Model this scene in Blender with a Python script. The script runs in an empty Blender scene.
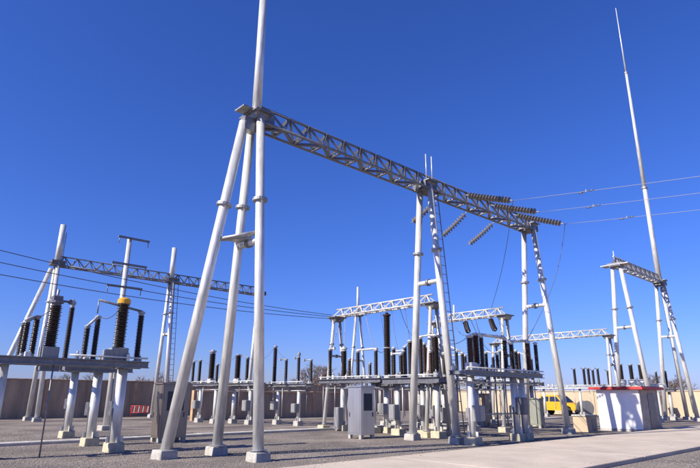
import bpy, math, random
import numpy as np
from mathutils import Vector, Matrix, Quaternion
random.seed(7); RNG = np.random.default_rng(11)
S = bpy.context.scene
C = S.collection

# ------------------------------------------------------------------ camera
FPX, PITCH, ROLL, EYE = 544.5, 0.2888, 0.00474, 1.537      # fitted to the photograph (700 px wide)
cd = bpy.data.cameras.new('camera'); cam = bpy.data.objects.new('camera', cd); C.objects.link(cam)
cd.sensor_width = 36; cd.lens = FPX / 700 * 36; cd.clip_start = 0.1; cd.clip_end = 5000
cam.matrix_world = Matrix.Translation((0, 0, EYE)) @ Matrix.Rotation(math.pi / 2 + PITCH, 4, 'X') @ Matrix.Rotation(ROLL, 4, 'Z')
S.camera = cam
S.render.resolution_x = 1024; S.render.resolution_y = 685

# ------------------------------------------------------------------ light
SUN_EL = math.radians(35)
SH = Vector((0.849, 0.528))                     # horizontal direction in which shadows fall
w = bpy.data.worlds.new('World'); S.world = w; w.use_nodes = True
nt = w.node_tree; nt.nodes.clear()
sky = nt.nodes.new('ShaderNodeTexSky'); sky.sky_type = 'NISHITA'; sky.sun_disc = False
sky.sun_elevation = SUN_EL
sky.sun_rotation = math.atan2(-SH.x, -SH.y)     # the sun stands opposite to the shadows
sky.altitude = 1500; sky.air_density = 1.3; sky.dust_density = 1.5; sky.ozone_density = 8.0
hs = nt.nodes.new('ShaderNodeMix'); hs.data_type = 'RGBA'; hs.blend_type = 'MULTIPLY'; hs.inputs['Factor'].default_value = 1.0
hs.inputs[7].default_value = (0.80, 0.79, 1.27, 1)     # the deep polarised blue of the photograph, the same all over the sky
bg = nt.nodes.new('ShaderNodeBackground'); bg.inputs['Strength'].default_value = 0.078
wo = nt.nodes.new('ShaderNodeOutputWorld')
nt.links.new(sky.outputs[0], hs.inputs[6]); sa = nt.nodes.new('ShaderNodeHueSaturation'); sa.inputs['Saturation'].default_value = 1.06
nt.links.new(hs.outputs[2], sa.inputs['Color']); nt.links.new(sa.outputs[0], bg.inputs[0]); nt.links.new(bg.outputs[0], wo.inputs[0])
sl = bpy.data.lights.new('sun', 'SUN'); sl.energy = 5.0; sl.angle = math.radians(0.53); sl.color = (1.0, 0.92, 0.78)
so = bpy.data.objects.new('sun', sl); C.objects.link(so)
sd = Vector((SH.x * math.cos(SUN_EL), SH.y * math.cos(SUN_EL), -math.sin(SUN_EL))).normalized()
so.rotation_euler = sd.to_track_quat('-Z', 'Y').to_euler(); so.location = (-30, -20, 40)
vs = S.view_settings; vs.view_transform = 'Standard'; vs.look = 'None'; vs.gamma = 1; vs.exposure = 0.75; vs.use_curve_mapping = False

# ------------------------------------------------------------------ the yard's own axes
ANG = 0.748
U = Vector((math.cos(ANG), math.sin(ANG))); W = Vector((U.y, -U.x))
ORG = Vector((-2.878, 14.938))
def yard(s, t, z=0.0):                          # s along the gantry line, t towards the road
    p = ORG + U * s + W * t
    return Vector((p.x, p.y, z))
def ray(px, py):
    a, b = px - 350, 234 - py; c, s = math.cos(ROLL), math.sin(ROLL)
    a, b = c * a - s * b, s * a + c * b
    return Vector((a, FPX * math.cos(PITCH) - b * math.sin(PITCH), FPX * math.sin(PITCH) + b * math.cos(PITCH)))
def pz(px, py, z=0.0):                          # the point at height z seen at a pixel
    d = ray(px, py); k = (z - EYE) / d.z
    return Vector((d.x * k, d.y * k, z))
def pix(P):
    y, z = P[1], P[2] - EYE
    d = y * math.cos(PITCH) + z * math.sin(PITCH); u = -y * math.sin(PITCH) + z * math.cos(PITCH)
    a, b = FPX * P[0] / d, FPX * u / d; c, s = math.cos(ROLL), math.sin(ROLL)
    return 350 + c * a + s * b, 234 - (-s * a + c * b), d
def zat(P, py):                                 # height above ground point P seen at image row py
    lo, hi = -2.0, 60.0
    for _ in range(50):
        m = (lo + hi) / 2
        if pix((P[0], P[1], m))[1] > py: lo = m
        else: hi = m
    return lo

# ------------------------------------------------------------------ materials
def mat(name, col, rough=0.6, metal=0.0, var=0.12, scale=6.0, bump=0.0, bscale=40.0, col2=None, spec=None, streak=False):
    m = bpy.data.materials.new(name); m.use_nodes = True
    n = m.node_tree.nodes; l = m.node_tree.links; b = n['Principled BSDF']
    b.inputs['Roughness'].default_value = rough; b.inputs['Metallic'].default_value = metal
    if spec is not None: b.inputs['Specular IOR Level'].default_value = spec
    tc = n.new('ShaderNodeTexCoord'); mp = n.new('ShaderNodeMapping'); l.new(tc.outputs['Object'], mp.inputs[0])
    if streak: mp.inputs['Scale'].default_value = (1, 1, 0.18)
    no = n.new('ShaderNodeTexNoise'); no.inputs['Scale'].default_value = scale; no.inputs['Detail'].default_value = 6; no.inputs['Roughness'].default_value = 0.65
    l.new(mp.outputs[0], no.inputs['Vector'])
    r = n.new('ShaderNodeValToRGB'); l.new(no.outputs['Fac'], r.inputs[0])
    c2 = col2 if col2 else tuple(min(1, c * (1 + var)) for c in col)
    c1 = tuple(c * (1 - var) for c in col)
    r.color_ramp.elements[0].position = 0.32; r.color_ramp.elements[1].position = 0.7
    r.color_ramp.elements[0].color = (*c1, 1); r.color_ramp.elements[1].color = (*c2, 1)
    l.new(r.outputs[0], b.inputs['Base Color'])
    rr = n.new('ShaderNodeMapRange'); l.new(no.outputs['Fac'], rr.inputs[0])
    rr.inputs['To Min'].default_value = max(0.05, rough - 0.1); rr.inputs['To Max'].default_value = min(1, rough + 0.12)
    l.new(rr.outputs[0], b.inputs['Roughness'])
    if bump > 0:
        bn = n.new('ShaderNodeTexNoise'); bn.inputs['Scale'].default_value = bscale; bn.inputs['Detail'].default_value = 4
        l.new(tc.outputs['Object'], bn.inputs['Vector'])
        bm_ = n.new('ShaderNodeBump'); bm_.inputs['Strength'].default_value = bump; bm_.inputs['Distance'].default_value = 0.02
        l.new(bn.outputs['Fac'], bm_.inputs['Height']); l.new(bm_.outputs[0], b.inputs['Normal'])
    return m
M = {}
M['galv'] = mat('galvanised_steel', (0.62, 0.62, 0.60), 0.34, 0.3, 0.24, 9, 0.06, 60, streak=True)
M['galv2'] = mat('dull_galvanised_steel', (0.33, 0.33, 0.34), 0.45, 0.5, 0.2, 7, 0.05, 60)
M['white_pipe'] = mat('pale_painted_steel', (0.52, 0.51, 0.49), 0.4, 0.2, 0.2, 5, streak=True)
M['dark_steel'] = mat('dark_grey_steel', (0.13, 0.13, 0.15), 0.5, 0.4, 0.25, 8, 0.05, 50)
M['frame'] = mat('weathered_frame_steel', (0.21, 0.21, 0.22), 0.45, 0.5, 0.25, 8, 0.05, 50)
M['porcelain'] = mat('brown_porcelain', (0.018, 0.011, 0.010), 0.3, 0.0, 0.3, 9)
M['porcelain2'] = mat('red_brown_porcelain', (0.048, 0.020, 0.013), 0.28, 0.0, 0.25, 9)
M['glassdisc'] = mat('dark_glazed_disc', (0.16, 0.145, 0.13), 0.3, 0.0, 0.3, 12)
M['conc'] = mat('concrete', (0.36, 0.345, 0.32), 0.85, 0, 0.25, 7, 0.25, 50)
M['conc_y'] = mat('yellowed_concrete', (0.43, 0.385, 0.28), 0.85, 0, 0.25, 7, 0.25, 50)
M['trench'] = mat('trench_concrete', (0.42, 0.40, 0.37), 0.85, 0, 0.22, 3, 0.25, 50)
M['yellow'] = mat('yellow_paint', (0.62, 0.31, 0.01), 0.4, 0, 0.08, 4)
M['red'] = mat('red_paint', (0.40, 0.025, 0.03), 0.6, 0, 0.3, 5, streak=False)
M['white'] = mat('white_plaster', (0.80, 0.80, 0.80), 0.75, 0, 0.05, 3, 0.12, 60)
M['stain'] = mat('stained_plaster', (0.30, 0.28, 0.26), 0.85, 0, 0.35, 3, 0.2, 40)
M['stainless'] = mat('brushed_stainless', (0.55, 0.54, 0.55), 0.33, 0.85, 0.06, 4, streak=True)
M['stainless_refl'] = mat('stainless_painted_reflection', (0.27, 0.23, 0.20), 0.3, 0.7, 0.15, 4, streak=True)  # stainless steel; the dark surroundings it mirrors are put into this brown
M['glass'] = mat('dark_window_glass', (0.02, 0.028, 0.05), 0.08, 0, 0.1, 3)
M['beige'] = mat('beige_enamel', (0.42, 0.32, 0.22), 0.5, 0, 0.12, 4, streak=True)
M['greygreen'] = mat('grey_green_enamel', (0.24, 0.25, 0.22), 0.5, 0.1, 0.12, 4, streak=True)
M['boxgrey'] = mat('grey_enamel', (0.25, 0.25, 0.255), 0.45, 0.2, 0.15, 5, streak=True)
M['wall_brown'] = mat('brown_rendered_wall', (0.36, 0.26, 0.175), 0.9, 0, 0.35, 1.2, 0.3, 30, streak=True)
M['pier_brown'] = mat('brown_wall_pier', (0.40, 0.26, 0.16), 0.9, 0, 0.3, 2, 0.3, 30)
M['wall_tan'] = mat('tan_rendered_wall', (0.46, 0.36, 0.25), 0.9, 0, 0.15, 0.8, 0.25, 30, streak=True)
M['pier_tan'] = mat('tan_wall_pier', (0.44, 0.35, 0.25), 0.9, 0, 0.15, 2, 0.25, 30)
M['rubber'] = mat('tyre_rubber', (0.02, 0.02, 0.02), 0.8, 0, 0.2, 10)
M['bark'] = mat('bare_bark', (0.15, 0.115, 0.10), 0.9, 0, 0.25, 6)
M['wire'] = mat('conductor_aluminium', (0.10, 0.10, 0.12), 0.5, 0.5, 0.1, 3)
M['wire_pale'] = mat('pale_conductor', (0.22, 0.22, 0.25), 0.5, 0.4, 0.1, 3)

def ground_mat():
    m = bpy.data.materials.new('gravel_ground'); m.use_nodes = True
    n = m.node_tree.nodes; l = m.node_tree.links; b = n['Principled BSDF']; b.inputs['Roughness'].default_value = 0.95
    b.inputs['Specular IOR Level'].default_value = 0.2
    tc = n.new('ShaderNodeTexCoord')
    v = n.new('ShaderNodeTexVoronoi'); v.inputs['Scale'].default_value = 24; l.new(tc.outputs['Object'], v.inputs['Vector'])
    no = n.new('ShaderNodeTexNoise'); no.inputs['Scale'].default_value = 0.45; no.inputs['Detail'].default_value = 8; l.new(tc.outputs['Object'], no.inputs['Vector'])
    r1 = n.new('ShaderNodeValToRGB'); l.new(v.outputs['Color'], r1.inputs[0])
    e = r1.color_ramp.elements; e[0].color = (0.135, 0.122, 0.115, 1); e[1].color = (0.31, 0.28, 0.26, 1)
    r2 = n.new('ShaderNodeValToRGB'); l.new(no.outputs['Fac'], r2.inputs[0])
    e = r2.color_ramp.elements; e[0].position = 0.36; e[0].color = (0.58, 0.55, 0.54, 1); e[1].position = 0.66; e[1].color = (1.15, 1.08, 1.0, 1)
    mx = n.new('ShaderNodeMix'); mx.data_type = 'RGBA'; mx.blend_type = 'MULTIPLY'; mx.inputs['Factor'].default_value = 1
    l.new(r1.outputs[0], mx.inputs[6]); l.new(r2.outputs[0], mx.inputs[7]); l.new(mx.outputs[2], b.inputs['Base Color'])
    bp = n.new('ShaderNodeBump'); bp.inputs['Strength'].default_value = 0.55; bp.inputs['Distance'].default_value = 0.02; bp.invert = True
    l.new(v.outputs['Distance'], bp.inputs['Height']); l.new(bp.outputs[0], b.inputs['Normal'])
    return m
M['gravel'] = ground_mat()
M['stone'] = mat('gravel_stone', (0.22, 0.20, 0.187), 0.9, 0, 0.35, 1.2)
def road_mat():
    m = mat('concrete_road', (0.50, 0.425, 0.345), 0.85, 0, 0.16, 0.6, 0.2, 70)
    n = m.node_tree.nodes; l = m.node_tree.links; b = n['Principled BSDF']
    src = b.inputs['Base Color'].links[0].from_socket
    tc = n.new('ShaderNodeTexCoord'); no = n.new('ShaderNodeTexNoise'); no.inputs['Scale'].default_value = 22; no.inputs['Detail'].default_value = 5
    l.new(tc.outputs['Object'], no.inputs['Vector'])
    r = n.new('ShaderNodeValToRGB'); l.new(no.outputs['Fac'], r.inputs[0])
    r.color_ramp.elements[0].position = 0.3; r.color_ramp.elements[0].color = (0.82, 0.82, 0.83, 1); r.color_ramp.elements[1].position = 0.6; r.color_ramp.elements[1].color = (1, 1, 1, 1)
    mx = n.new('ShaderNodeMix'); mx.data_type = 'RGBA'; mx.blend_type = 'MULTIPLY'; mx.inputs['Factor'].default_value = 1
    l.new(src, mx.inputs[6]); l.new(r.outputs[0], mx.inputs[7]); l.new(mx.outputs[2], b.inputs['Base Color'])
    return m
M['road'] = road_mat()
M['seam'] = mat('bitumen_seam', (0.09, 0.085, 0.08), 0.9, 0, 0.3, 20)

# ------------------------------------------------------------------ mesh helpers
def basis(d):
    d = Vector(d).normalized(); a = Vector((0, 0, 1)) if abs(d.z) < 0.95 else Vector((1, 0, 0))
    x = a.cross(d).normalized(); return x, d.cross(x), d
class MB:
    def __init__(s): s.v = []; s.f = []; s.sm = []
    def add(s, vs, fs, sm=False):
        o = len(s.v); s.v += [tuple(v) for v in vs]; s.f += [tuple(i + o for i in f) for f in fs]
        s.sm += (sm if isinstance(sm, list) else [sm] * len(fs)); return s
    def box(s, c, size, yaw=0.0, ch=0.0, taper=1.0):
        x, y, z = size[0] / 2, size[1] / 2, size[2] / 2; ca, sa = math.cos(yaw), math.sin(yaw)
        ch = min(ch, x * .45, y * .45, z * .45)
        def ring(hx, hy, cc, zz):
            if cc <= 0: pts = [(-hx, -hy), (hx, -hy), (hx, hy), (-hx, hy)]
            else: pts = [(-hx + cc, -hy), (hx - cc, -hy), (hx, -hy + cc), (hx, hy - cc), (hx - cc, hy), (-hx + cc, hy), (-hx, hy - cc), (-hx, -hy + cc)]
            return [(c[0] + a * ca - b * sa, c[1] + a * sa + b * ca, c[2] + zz) for a, b in pts]
        if ch <= 0: rs = [ring(x, y, 0, -z), ring(x * taper, y * taper, 0, z)]
        else: rs = [ring(x, y, ch, -z), ring(x * taper, y * taper, ch, z - ch), ring(x * taper - ch, y * taper - ch, ch * .5, z)]
        n = len(rs[0]); vs = [p for r in rs for p in r]; fs = [tuple(range(n - 1, -1, -1)), tuple((len(rs) - 1) * n + i for i in range(n))]
        for k in range(len(rs) - 1):
            fs += [(k * n + i, k * n + (i + 1) % n, (k + 1) * n + (i + 1) % n, (k + 1) * n + i) for i in range(n)]
        return s.add(vs, fs)
    def tube(s, p0, p1, r0, r1=None, n=14):
        r1 = r0 if r1 is None else r1; p0, p1 = Vector(p0), Vector(p1); x, y, d = basis(p1 - p0)
        vs = []
        for p, r in ((p0, r0), (p1, r1)):
            vs += [p + (x * math.cos(2 * math.pi * i / n) + y * math.sin(2 * math.pi * i / n)) * r for i in range(n)]
        fs = [(i, (i + 1) % n, n + (i + 1) % n, n + i) for i in range(n)]
        return s.add(vs, fs + [tuple(range(n - 1, -1, -1)), tuple(range(n, 2 * n))], [True] * n + [False, False])
    def path(s, pts, r, n=6):
        pts = [Vector(p) for p in pts]; vs = []; K = len(pts)
        for k, p in enumerate(pts):
            d = pts[min(k + 1, K - 1)] - pts[max(k - 1, 0)]; x, y, _ = basis(d)
            vs += [p + (x * math.cos(2 * math.pi * i / n) + y * math.sin(2 * math.pi * i / n)) * r for i in range(n)]
        fs = [(k * n + i, k * n + (i + 1) % n, (k + 1) * n + (i + 1) % n, (k + 1) * n + i) for k in range(K - 1) for i in range(n)]
        return s.add(vs, fs + [tuple(range(n - 1, -1, -1)), tuple((K - 1) * n + i for i in range(n))], [True] * ((K - 1) * n) + [False, False])
    def lathe(s, prof, o=(0, 0, 0), d=(0, 0, 1), n=18, smooth=True):
        x, y, d = basis(d); o = Vector(o); vs = []
        for r, z in prof:
            vs += [o + d * z + (x * math.cos(2 * math.pi * i / n) + y * math.sin(2 * math.pi * i / n)) * max(r, 1e-4) for i in range(n)]
        K = len(prof)
        fs = [(k * n + i, k * n + (i + 1) % n, (k + 1) * n + (i + 1) % n, (k + 1) * n + i) for k in range(K - 1) for i in range(n)]
        return s.add(vs, fs + [tuple(range(n - 1, -1, -1)), tuple((K - 1) * n + i for i in range(n))], [smooth] * ((K - 1) * n) + [False, False])
    def prism(s, poly, y0, y1):                    # a side outline in x-z given depth along y
        n = len(poly); vs = [(a, y0, b) for a, b in poly] + [(a, y1, b) for a, b in poly]
        return s.add(vs, [tuple(range(n)), tuple(range(2 * n - 1, n - 1, -1))] + [((i + 1) % n, i, n + i, n + (i + 1) % n) for i in range(n)])
    def mesh(s, name):
        me = bpy.data.meshes.new(name); me.from_pydata(s.v, [], s.f); me.polygons.foreach_set('use_smooth', s.sm); me.update(); return me
    def obj(s, name, m, parent=None):
        return link(name, s.mesh(name), m, parent)
def link(name, me, m, parent=None, mw=None):
    if m is not None and not me.materials: me.materials.append(M[m])
    o = bpy.data.objects.new(name, me); C.objects.link(o)
    if parent is not None: o.parent = parent
    if mw is not None: o.matrix_local = mw
    return o
def tag(o, label, cat, group=None):
    o['label'] = label; o['category'] = cat
    if group: o['group'] = group
    return o
def thing(name, label, cat, loc=(0, 0, 0), yaw=0.0, group=None):
    o = bpy.data.objects.new(name, None); C.objects.link(o); o.location = loc; o.rotation_euler = (0, 0, yaw); o.empty_display_size = 0.3
    return tag(o, label, cat, group)
def struct(o): o['kind'] = 'structure'; return o
def to_local(P, loc, yaw):
    d = Vector(P) - Vector(loc); c, s = math.cos(yaw), math.sin(yaw)
    return Vector((d.x * c + d.y * s, -d.x * s + d.y * c, d.z))
def orient(p0, p1):
    x, y, d = basis(Vector(p1) - Vector(p0)); m = Matrix((x, y, d)).transposed().to_4x4(); m.translation = Vector(p0); return m
_cache = {}
def angle_bar(L, a=0.06, t=0.012):
    k = ('L', round(L, 3), a)
    if k not in _cache:
        pr = [(0, 0), (a, 0), (a, t), (t, t), (t, a), (0, a)]; mb = MB()
        mb.add([(x - a / 3, y - a / 3, 0) for x, y in pr] + [(x - a / 3, y - a / 3, L) for x, y in pr],
               [(i, (i + 1) % 6, 6 + (i + 1) % 6, 6 + i) for i in range(6)] + [(5, 4, 3, 2, 1, 0), (6, 7, 8, 9, 10, 11)])
        _cache[k] = mb.mesh('lacing_bar')
    return _cache[k]
def insul_mesh(h, r, m):
    h = round(h / 0.04) * 0.04; r = round(r / 0.01) * 0.01; k = ('I', h, r, m)
    if k not in _cache:
        n = max(4, int(h / 0.05)); p = h / n; rc = r * 0.66; pr = [(rc, 0)]
        for i in range(n):
            z = i * p; q = 1.0 if i % 2 == 0 else 0.9
            pr += [(rc, z + p * .1), (r * q, z + p * .30), (r * q * .985, z + p * .42), (rc * 1.06, z + p * .85)]
        pr.append((rc, h)); _cache[k] = MB().lathe(pr, n=18).mesh('porcelain')
    return _cache[k], h, r

# ------------------------------------------------------------------ ground, road, trench
g = MB().add([(-900, -200, 0), (900, -200, 0), (900, 1500, 0), (-900, 1500, 0)], [(0, 1, 2, 3)]).obj('ground', 'gravel'); struct(g)
road = bpy.data.objects.new('road', None); C.objects.link(road); road.location = yard(0, 5.08); road.rotation_euler = (0, 0, ANG); struct(road)
for i in range(-3, 17):
    MB().box((i * 5.0, 0, 0.04), (4.985, 4.14, 0.12), ch=0.012).obj('slab', 'road', road)
    MB().box((i * 5.0 + 2.5, 0, 0.035), (.03, 4.1, .11)).obj('joint_filler', 'seam', road)
def trench(t, s0, s1, wd=0.8, hh=0.15):
    e = bpy.data.objects.new('cable_trench', None); C.objects.link(e); e.location = yard(0, t); e.rotation_euler = (0, 0, ANG); struct(e)
    for y in (-1, 1): MB().box(((s0 + s1) / 2, y * (wd / 2 - .05), hh / 2), (s1 - s0, 0.10, hh), ch=0.01).obj('trench_kerb', 'trench', e)
    MB().box(((s0 + s1) / 2, 0, .04), (s1 - s0, wd - .2, .08)).obj('trench_bed', 'trench', e)
    k = s0 + .25; me = None
    while k < s1 - .2:
        if me is None: me = MB().box((0, 0, 0), (0.488, wd - .22, 0.07), ch=0.006).mesh('cover_slab')
        link('cover_slab', me, 'trench', e, Matrix.Translation((k, random.uniform(-.004, .004), hh - .030 + random.uniform(-.004, .006))) @ Matrix.Rotation(random.uniform(-.006, .006), 4, 'Z'))
        k += .5
trench(-7.6, -9, 32, 0.6, 0.09)

# ------------------------------------------------------------------ walls
def wall(name, label, a, b, h, n, pm, cm, step=0.0, proud=0.06):
    a, b = Vector(a), Vector(b); yaw = math.atan2((b - a).y, (b - a).x); L = (b - a).length; t = thing(name, label, 'wall', a, yaw); p = L / n
    for i in range(n):
        hh = h - step * i
        MB().box((p * (i + .5), 0, hh / 2), (p - 0.30, 0.18, hh)).obj('panel', pm, t)
        MB().box((p * (i + .5), 0, hh + .04), (p - 0.30, 0.30, 0.08), ch=.015).obj('coping', cm, t)
    for i in range(n + 1):
        hh = h - step * max(0, i - 1) + .10
        MB().box((p * i, 0, hh / 2), (0.30 + .004, 0.18 + 2 * proud, hh), ch=.01).obj('pier', cm, t)
    return t
wall('boundary_wall', 'long brown rendered boundary wall with piers behind the far lattice gantry', yard(-18, -29), yard(60, -29), 2.45, 26, 'wall_brown', 'pier_brown')
wall('yard_wall', 'low dark brown yard wall behind the row of disconnectors', yard(9.2, -20), yard(25.2, -20), 1.72, 5, 'wall_brown', 'pier_brown')
wall('boundary_wall', 'sunlit tan boundary wall behind the yellow truck', yard(41.9, 22), yard(41.9, -28), 2.0, 16, 'wall_tan', 'pier_tan')

# ------------------------------------------------------------------ lattice gantries
def truss(t, x0, x1, y, z, n, wd=0.6, hh=0.6, axis='x', m='galv2', cr=0.045, a=0.06):
    def P(k, q, zz): return Vector((k, y + q, zz)) if axis == 'x' else Vector((y + q, k, zz))
    e = 0.001
    MB().tube(P(x0, 0, z + hh), P(x1, 0, z + hh), cr, n=8).obj('top_chord', m, t)
    for q in (-wd / 2, wd / 2): MB().tube(P(x0, q, z), P(x1, q, z), cr, n=8).obj('bottom_chord', m, t)
    p = (x1 - x0) / n
    def bar(A, B):
        L = (B - A).length; link('lacing_bar', angle_bar(L, a), m, t, orient(A, B))
    for i in range(n):
        k0 = x0 + p * i; km = k0 + p / 2; k1 = k0 + p
        for q in (-wd / 2, wd / 2):
            bar(P(k0, q, z), P(km, 0, z + hh)); bar(P(k1, q, z), P(km, 0, z + hh))
        q = wd / 2 if i % 2 == 0 else -wd / 2
        bar(P(k0, q, z), P(k1, -q, z)); bar(P(k0, -wd / 2, z), P(k0, wd / 2, z))
def column(t, x, y, H, spread=2.0, top=0.46, r=0.14, axis='x', m='galv', bar_z=5.68, fl=6.9, foot=0.46, fm='conc', cap=True, caplen=0.95, footh=0.22):
    def P(q, z): return Vector((x, y + q, z)) if axis == 'x' else Vector((x + q, y, z))
    legs = []
    for sgn in (-1, 1):
        b = P(sgn * spread / 2, 0.0); a = P(sgn * top / 2, H - .03)
        leg = MB().tube(b, a, r, r * .88, 20).obj('leg', m, t); legs.append(leg)
        MB().box((b.x, b.y, footh / 2 - .01), (foot, foot, footh + .02), random.uniform(-.05, .05), .02, .94).obj('footing', fm, leg)
        for i, z in enumerate((fl,)):
            c = b.lerp(a, z / H); d = (a - b).normalized()
            mb = MB(); mb.lathe([(r * .9, -.045), (r * 1.5, -.04), (r * 1.5, -.003), (r * .95, 0), (r * 1.5, .003), (r * 1.5, .04), (r * .9, .045)], c, d, 18, False); mb.obj('flange_ring', 'galv2', leg)
        MB().lathe([(r, 0), (r * 1.55, .002), (r * 1.55, .03), (r, .034)], b.lerp(a, (footh + .012) / H), a - b, 18, False).obj('base_flange', 'galv2', leg)
    q = spread / 2 + (top / 2 - spread / 2) * bar_z / H
    cb = MB().tube(P(-q, bar_z), P(q, bar_z), r * .62, n=14); cb.obj('cross_tie', m, t)
    mb = MB(); mb.tube(P(-.05, bar_z), P(.05, bar_z), r * .95, n=14); mb.obj('tie_flange', 'frame', t)
    if cap:
        c = P(0, H); sz = (0.62, caplen, 0.05) if axis == 'x' else (caplen, 0.62, 0.05)
        MB().box((c.x, c.y, c.z), sz).obj('cap_plate', 'frame', t); MB().box((c.x, c.y, c.z - .12), (sz[0] * .6, sz[1] * .6, .18), 0, 0, 1.3).obj('cap_bracket', 'frame', t)
    return legs
def ladder(t, p0, p1, side, wd=0.34, m='galv2'):
    p0, p1, side = Vector(p0), Vector(p1), Vector(side).normalized(); mb = MB()
    for q in (-wd / 2, wd / 2): mb.tube(p0 + side * q, p1 + side * q, .022, n=6)
    n = int((p1 - p0).length / .35)
    for i in range(1, n): c = p0.lerp(p1, i / n); mb.tube(c - side * wd / 2, c + side * wd / 2, .014, n=5)
    mb.obj('ladder', m, t)
def mast(t, x, y, secs, m='galv'):
    for i in range(len(secs) - 1):
        (z0, r0), (z1, r1) = secs[i], secs[i + 1]
        o = MB().tube((x, y, z0), (x, y, z1), r0, r1, 20).obj('mast', m, t)
        if i: MB().lathe([(r0 * .9, -.07), (r0 * 1.45, -.06), (r0 * 1.45, .06), (r0 * .8, .07)], (x, y, z0), (0, 0, 1), 16, False).obj('flange_ring', 'galv2', o)
H = 9.72
# main gantry: three columns, two spans, lightning mast over the tripod column
g1 = thing('lattice_gantry', 'tall pipe gantry with tripod end column, two lattice spans and line insulators beside the road', 'gantry', yard(0, 0), ANG, 'pipe gantries with lattice beams')
for k in range(3): column(g1, 8.0 * k, 0, H)
br = to_local(pz(164, 459), yard(0, 0), ANG)
a0 = Vector((-0.42, 0.0, H - .35))
leg = MB().tube(br, a0, .15, .135, 20).obj('leg', 'galv', g1)
MB().box((br.x, br.y, .10), (.50, .48, .24), .1, .02, .94).obj('footing', 'conc', leg)
c = br.lerp(a0, 7.0 / H); MB().lathe([(.13, -.045), (.22, -.04), (.22, .04), (.13, .045)], c, a0 - br, 18, False).obj('flange_ring', 'galv2', leg)
tp = [br.lerp(a0, 5.8 / H), Vector((0, -.54, 5.8)), Vector((0, .54, 5.8))]
mb = MB()
cx = sum(tp, Vector()) / 3
vs_ = [p - (p - cx) * .34 for p in tp]
mb.add([(p.x, p.y, 5.74) for p in vs_] + [(p.x, p.y, 5.80) for p in vs_], [(2, 1, 0), (3, 4, 5), (0, 1, 4, 3), (1, 2, 5, 4), (2, 0, 3, 5)]); mb.obj('tie_platform', 'galv2', g1)
for i in range(3):
    A, B = tp[i], tp[(i + 1) % 3]
    MB().tube(A + Vector((0, 0, .12)), B + Vector((0, 0, .12)), .05, n=10).obj('tie_rail', 'galv2', g1)
MB().box((-.25, 0, H - .40), (.42, .26, .42)).obj('head_bracket', 'frame', g1); MB().box((-.36, 0, H + .06), (.5, .5, .04)).obj('head_plate', 'galv2', g1)
MB().box((.28, 0, H - .1), (.45, .5, .34)).obj('end_gusset', 'frame', g1)
mast(g1, 0, 0, [(H - .3, .150), (H + 5.4, .112), (H + 11, .08), (H + 15, .05), (H + 18, .02)])
truss(g1, 0.05, 7.98, 0, H - .30, 10, .62, .66, m='frame', a=.085); truss(g1, 8.02, 16.25, 0, H - .30, 10, .62, .66, m='frame', a=.085)
for k in (1, 2):
    MB().box((8.0 * k, 0, H - .2), (.7, .66, .3)).obj('end_gusset', 'dark_steel', g1)
for q in (-.18, .18): MB().tube((8 + q, -.25, H), (8 + q, -.25, H + 1.15), .022, n=8).obj('handrail_post', 'white_pipe', g1)
ladder(g1, (8.35, -.95, .3), (8.35, -.22, H - .2), (1, 0, 0), .3)

# roadside gantry in line with the first
G2L, G2R = 27.61, 35.32
g2 = thing('lattice_gantry', 'pipe gantry with very tall needle lightning mast standing beyond the white hut', 'gantry', yard(G2L, -.42), ANG, 'pipe gantries with lattice beams')
sp2 = G2R - G2L
column(g2, 0, 0, H); column(g2, sp2, 0, H)
leg = MB().tube((sp2 + 2.3, .3, 0), (sp2 + .3, 0, H - .4), .14, .12, 18).obj('leg', 'galv', g2)
MB().box((sp2 + 2.3, .3, .1), (.52, .52, .22), 0, .02, .94).obj('footing', 'conc', leg)
truss(g2, -.3, sp2 + .35, 0, H - .15, 10, a=.08)
MB().box((0, 0, H - .08), (.7, 1.7, .06)).obj('walk_plate', 'galv2', g2); MB().box((sp2, 0, H - .2), (.8, .7, .3)).obj('end_gusset', 'dark_steel', g2)
MB().tube((.1, .1, H), (.1, .1, H + .9), .03, n=8).obj('spike', 'galv', g2)
P2 = yard(G2R, -.42); zt = zat(P2, 8); zj1 = zat(P2, 188); zj2 = zat(P2, 73)
mast(g2, sp2, 0, [(H - .3, .19), (zj1, .15), (zj2, .095), (zj2 + .02, .065), (zt, .025)])
ladder(g2, (sp2 + .28, -.75, .5), (sp2 + .28, -.2, H - .4), (1, 0, 0), .3)

# far left gantry
g3 = thing('lattice_gantry', 'distant pipe gantry with stub masts standing before the brown boundary wall', 'gantry', yard(1.37, -24.9), ANG, 'pipe gantries with lattice beams')
for k in range(3): column(g3, 7.75 * k, 0, H, fl=7.2)
for k, zt_ in ((0, 225), (1, 248)):
    P = yard(1.37 + 7.75 * k, -24.9); mast(g3, 7.75 * k, 0, [(H - .2, .2), (zat(P, zt_), .17)])
leg = MB().tube((-2.7, .1, 0), (-.3, 0, H - .5), .16, .14, 18).obj('leg', 'galv', g3); MB().box((-2.7, .1, .1), (.5, .5, .22), 0, .02).obj('footing', 'conc', leg)
truss(g3, 0, 15.7, 0, H - .25, 20, .65, .62, m='frame')
for k in (0, 1, 2): MB().box((7.75 * k, 0, H - .1), (.8, .7, .3)).obj('end_gusset', 'dark_steel', g3)
ladder(g3, (7.75 + .3, -1.0, .3), (7.75 + .3, -.25, H), (1, 0, 0), .3); ladder(g3, (.25, .1, H), (.25, .1, H + 2), (0, 1, 0), .3)

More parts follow.
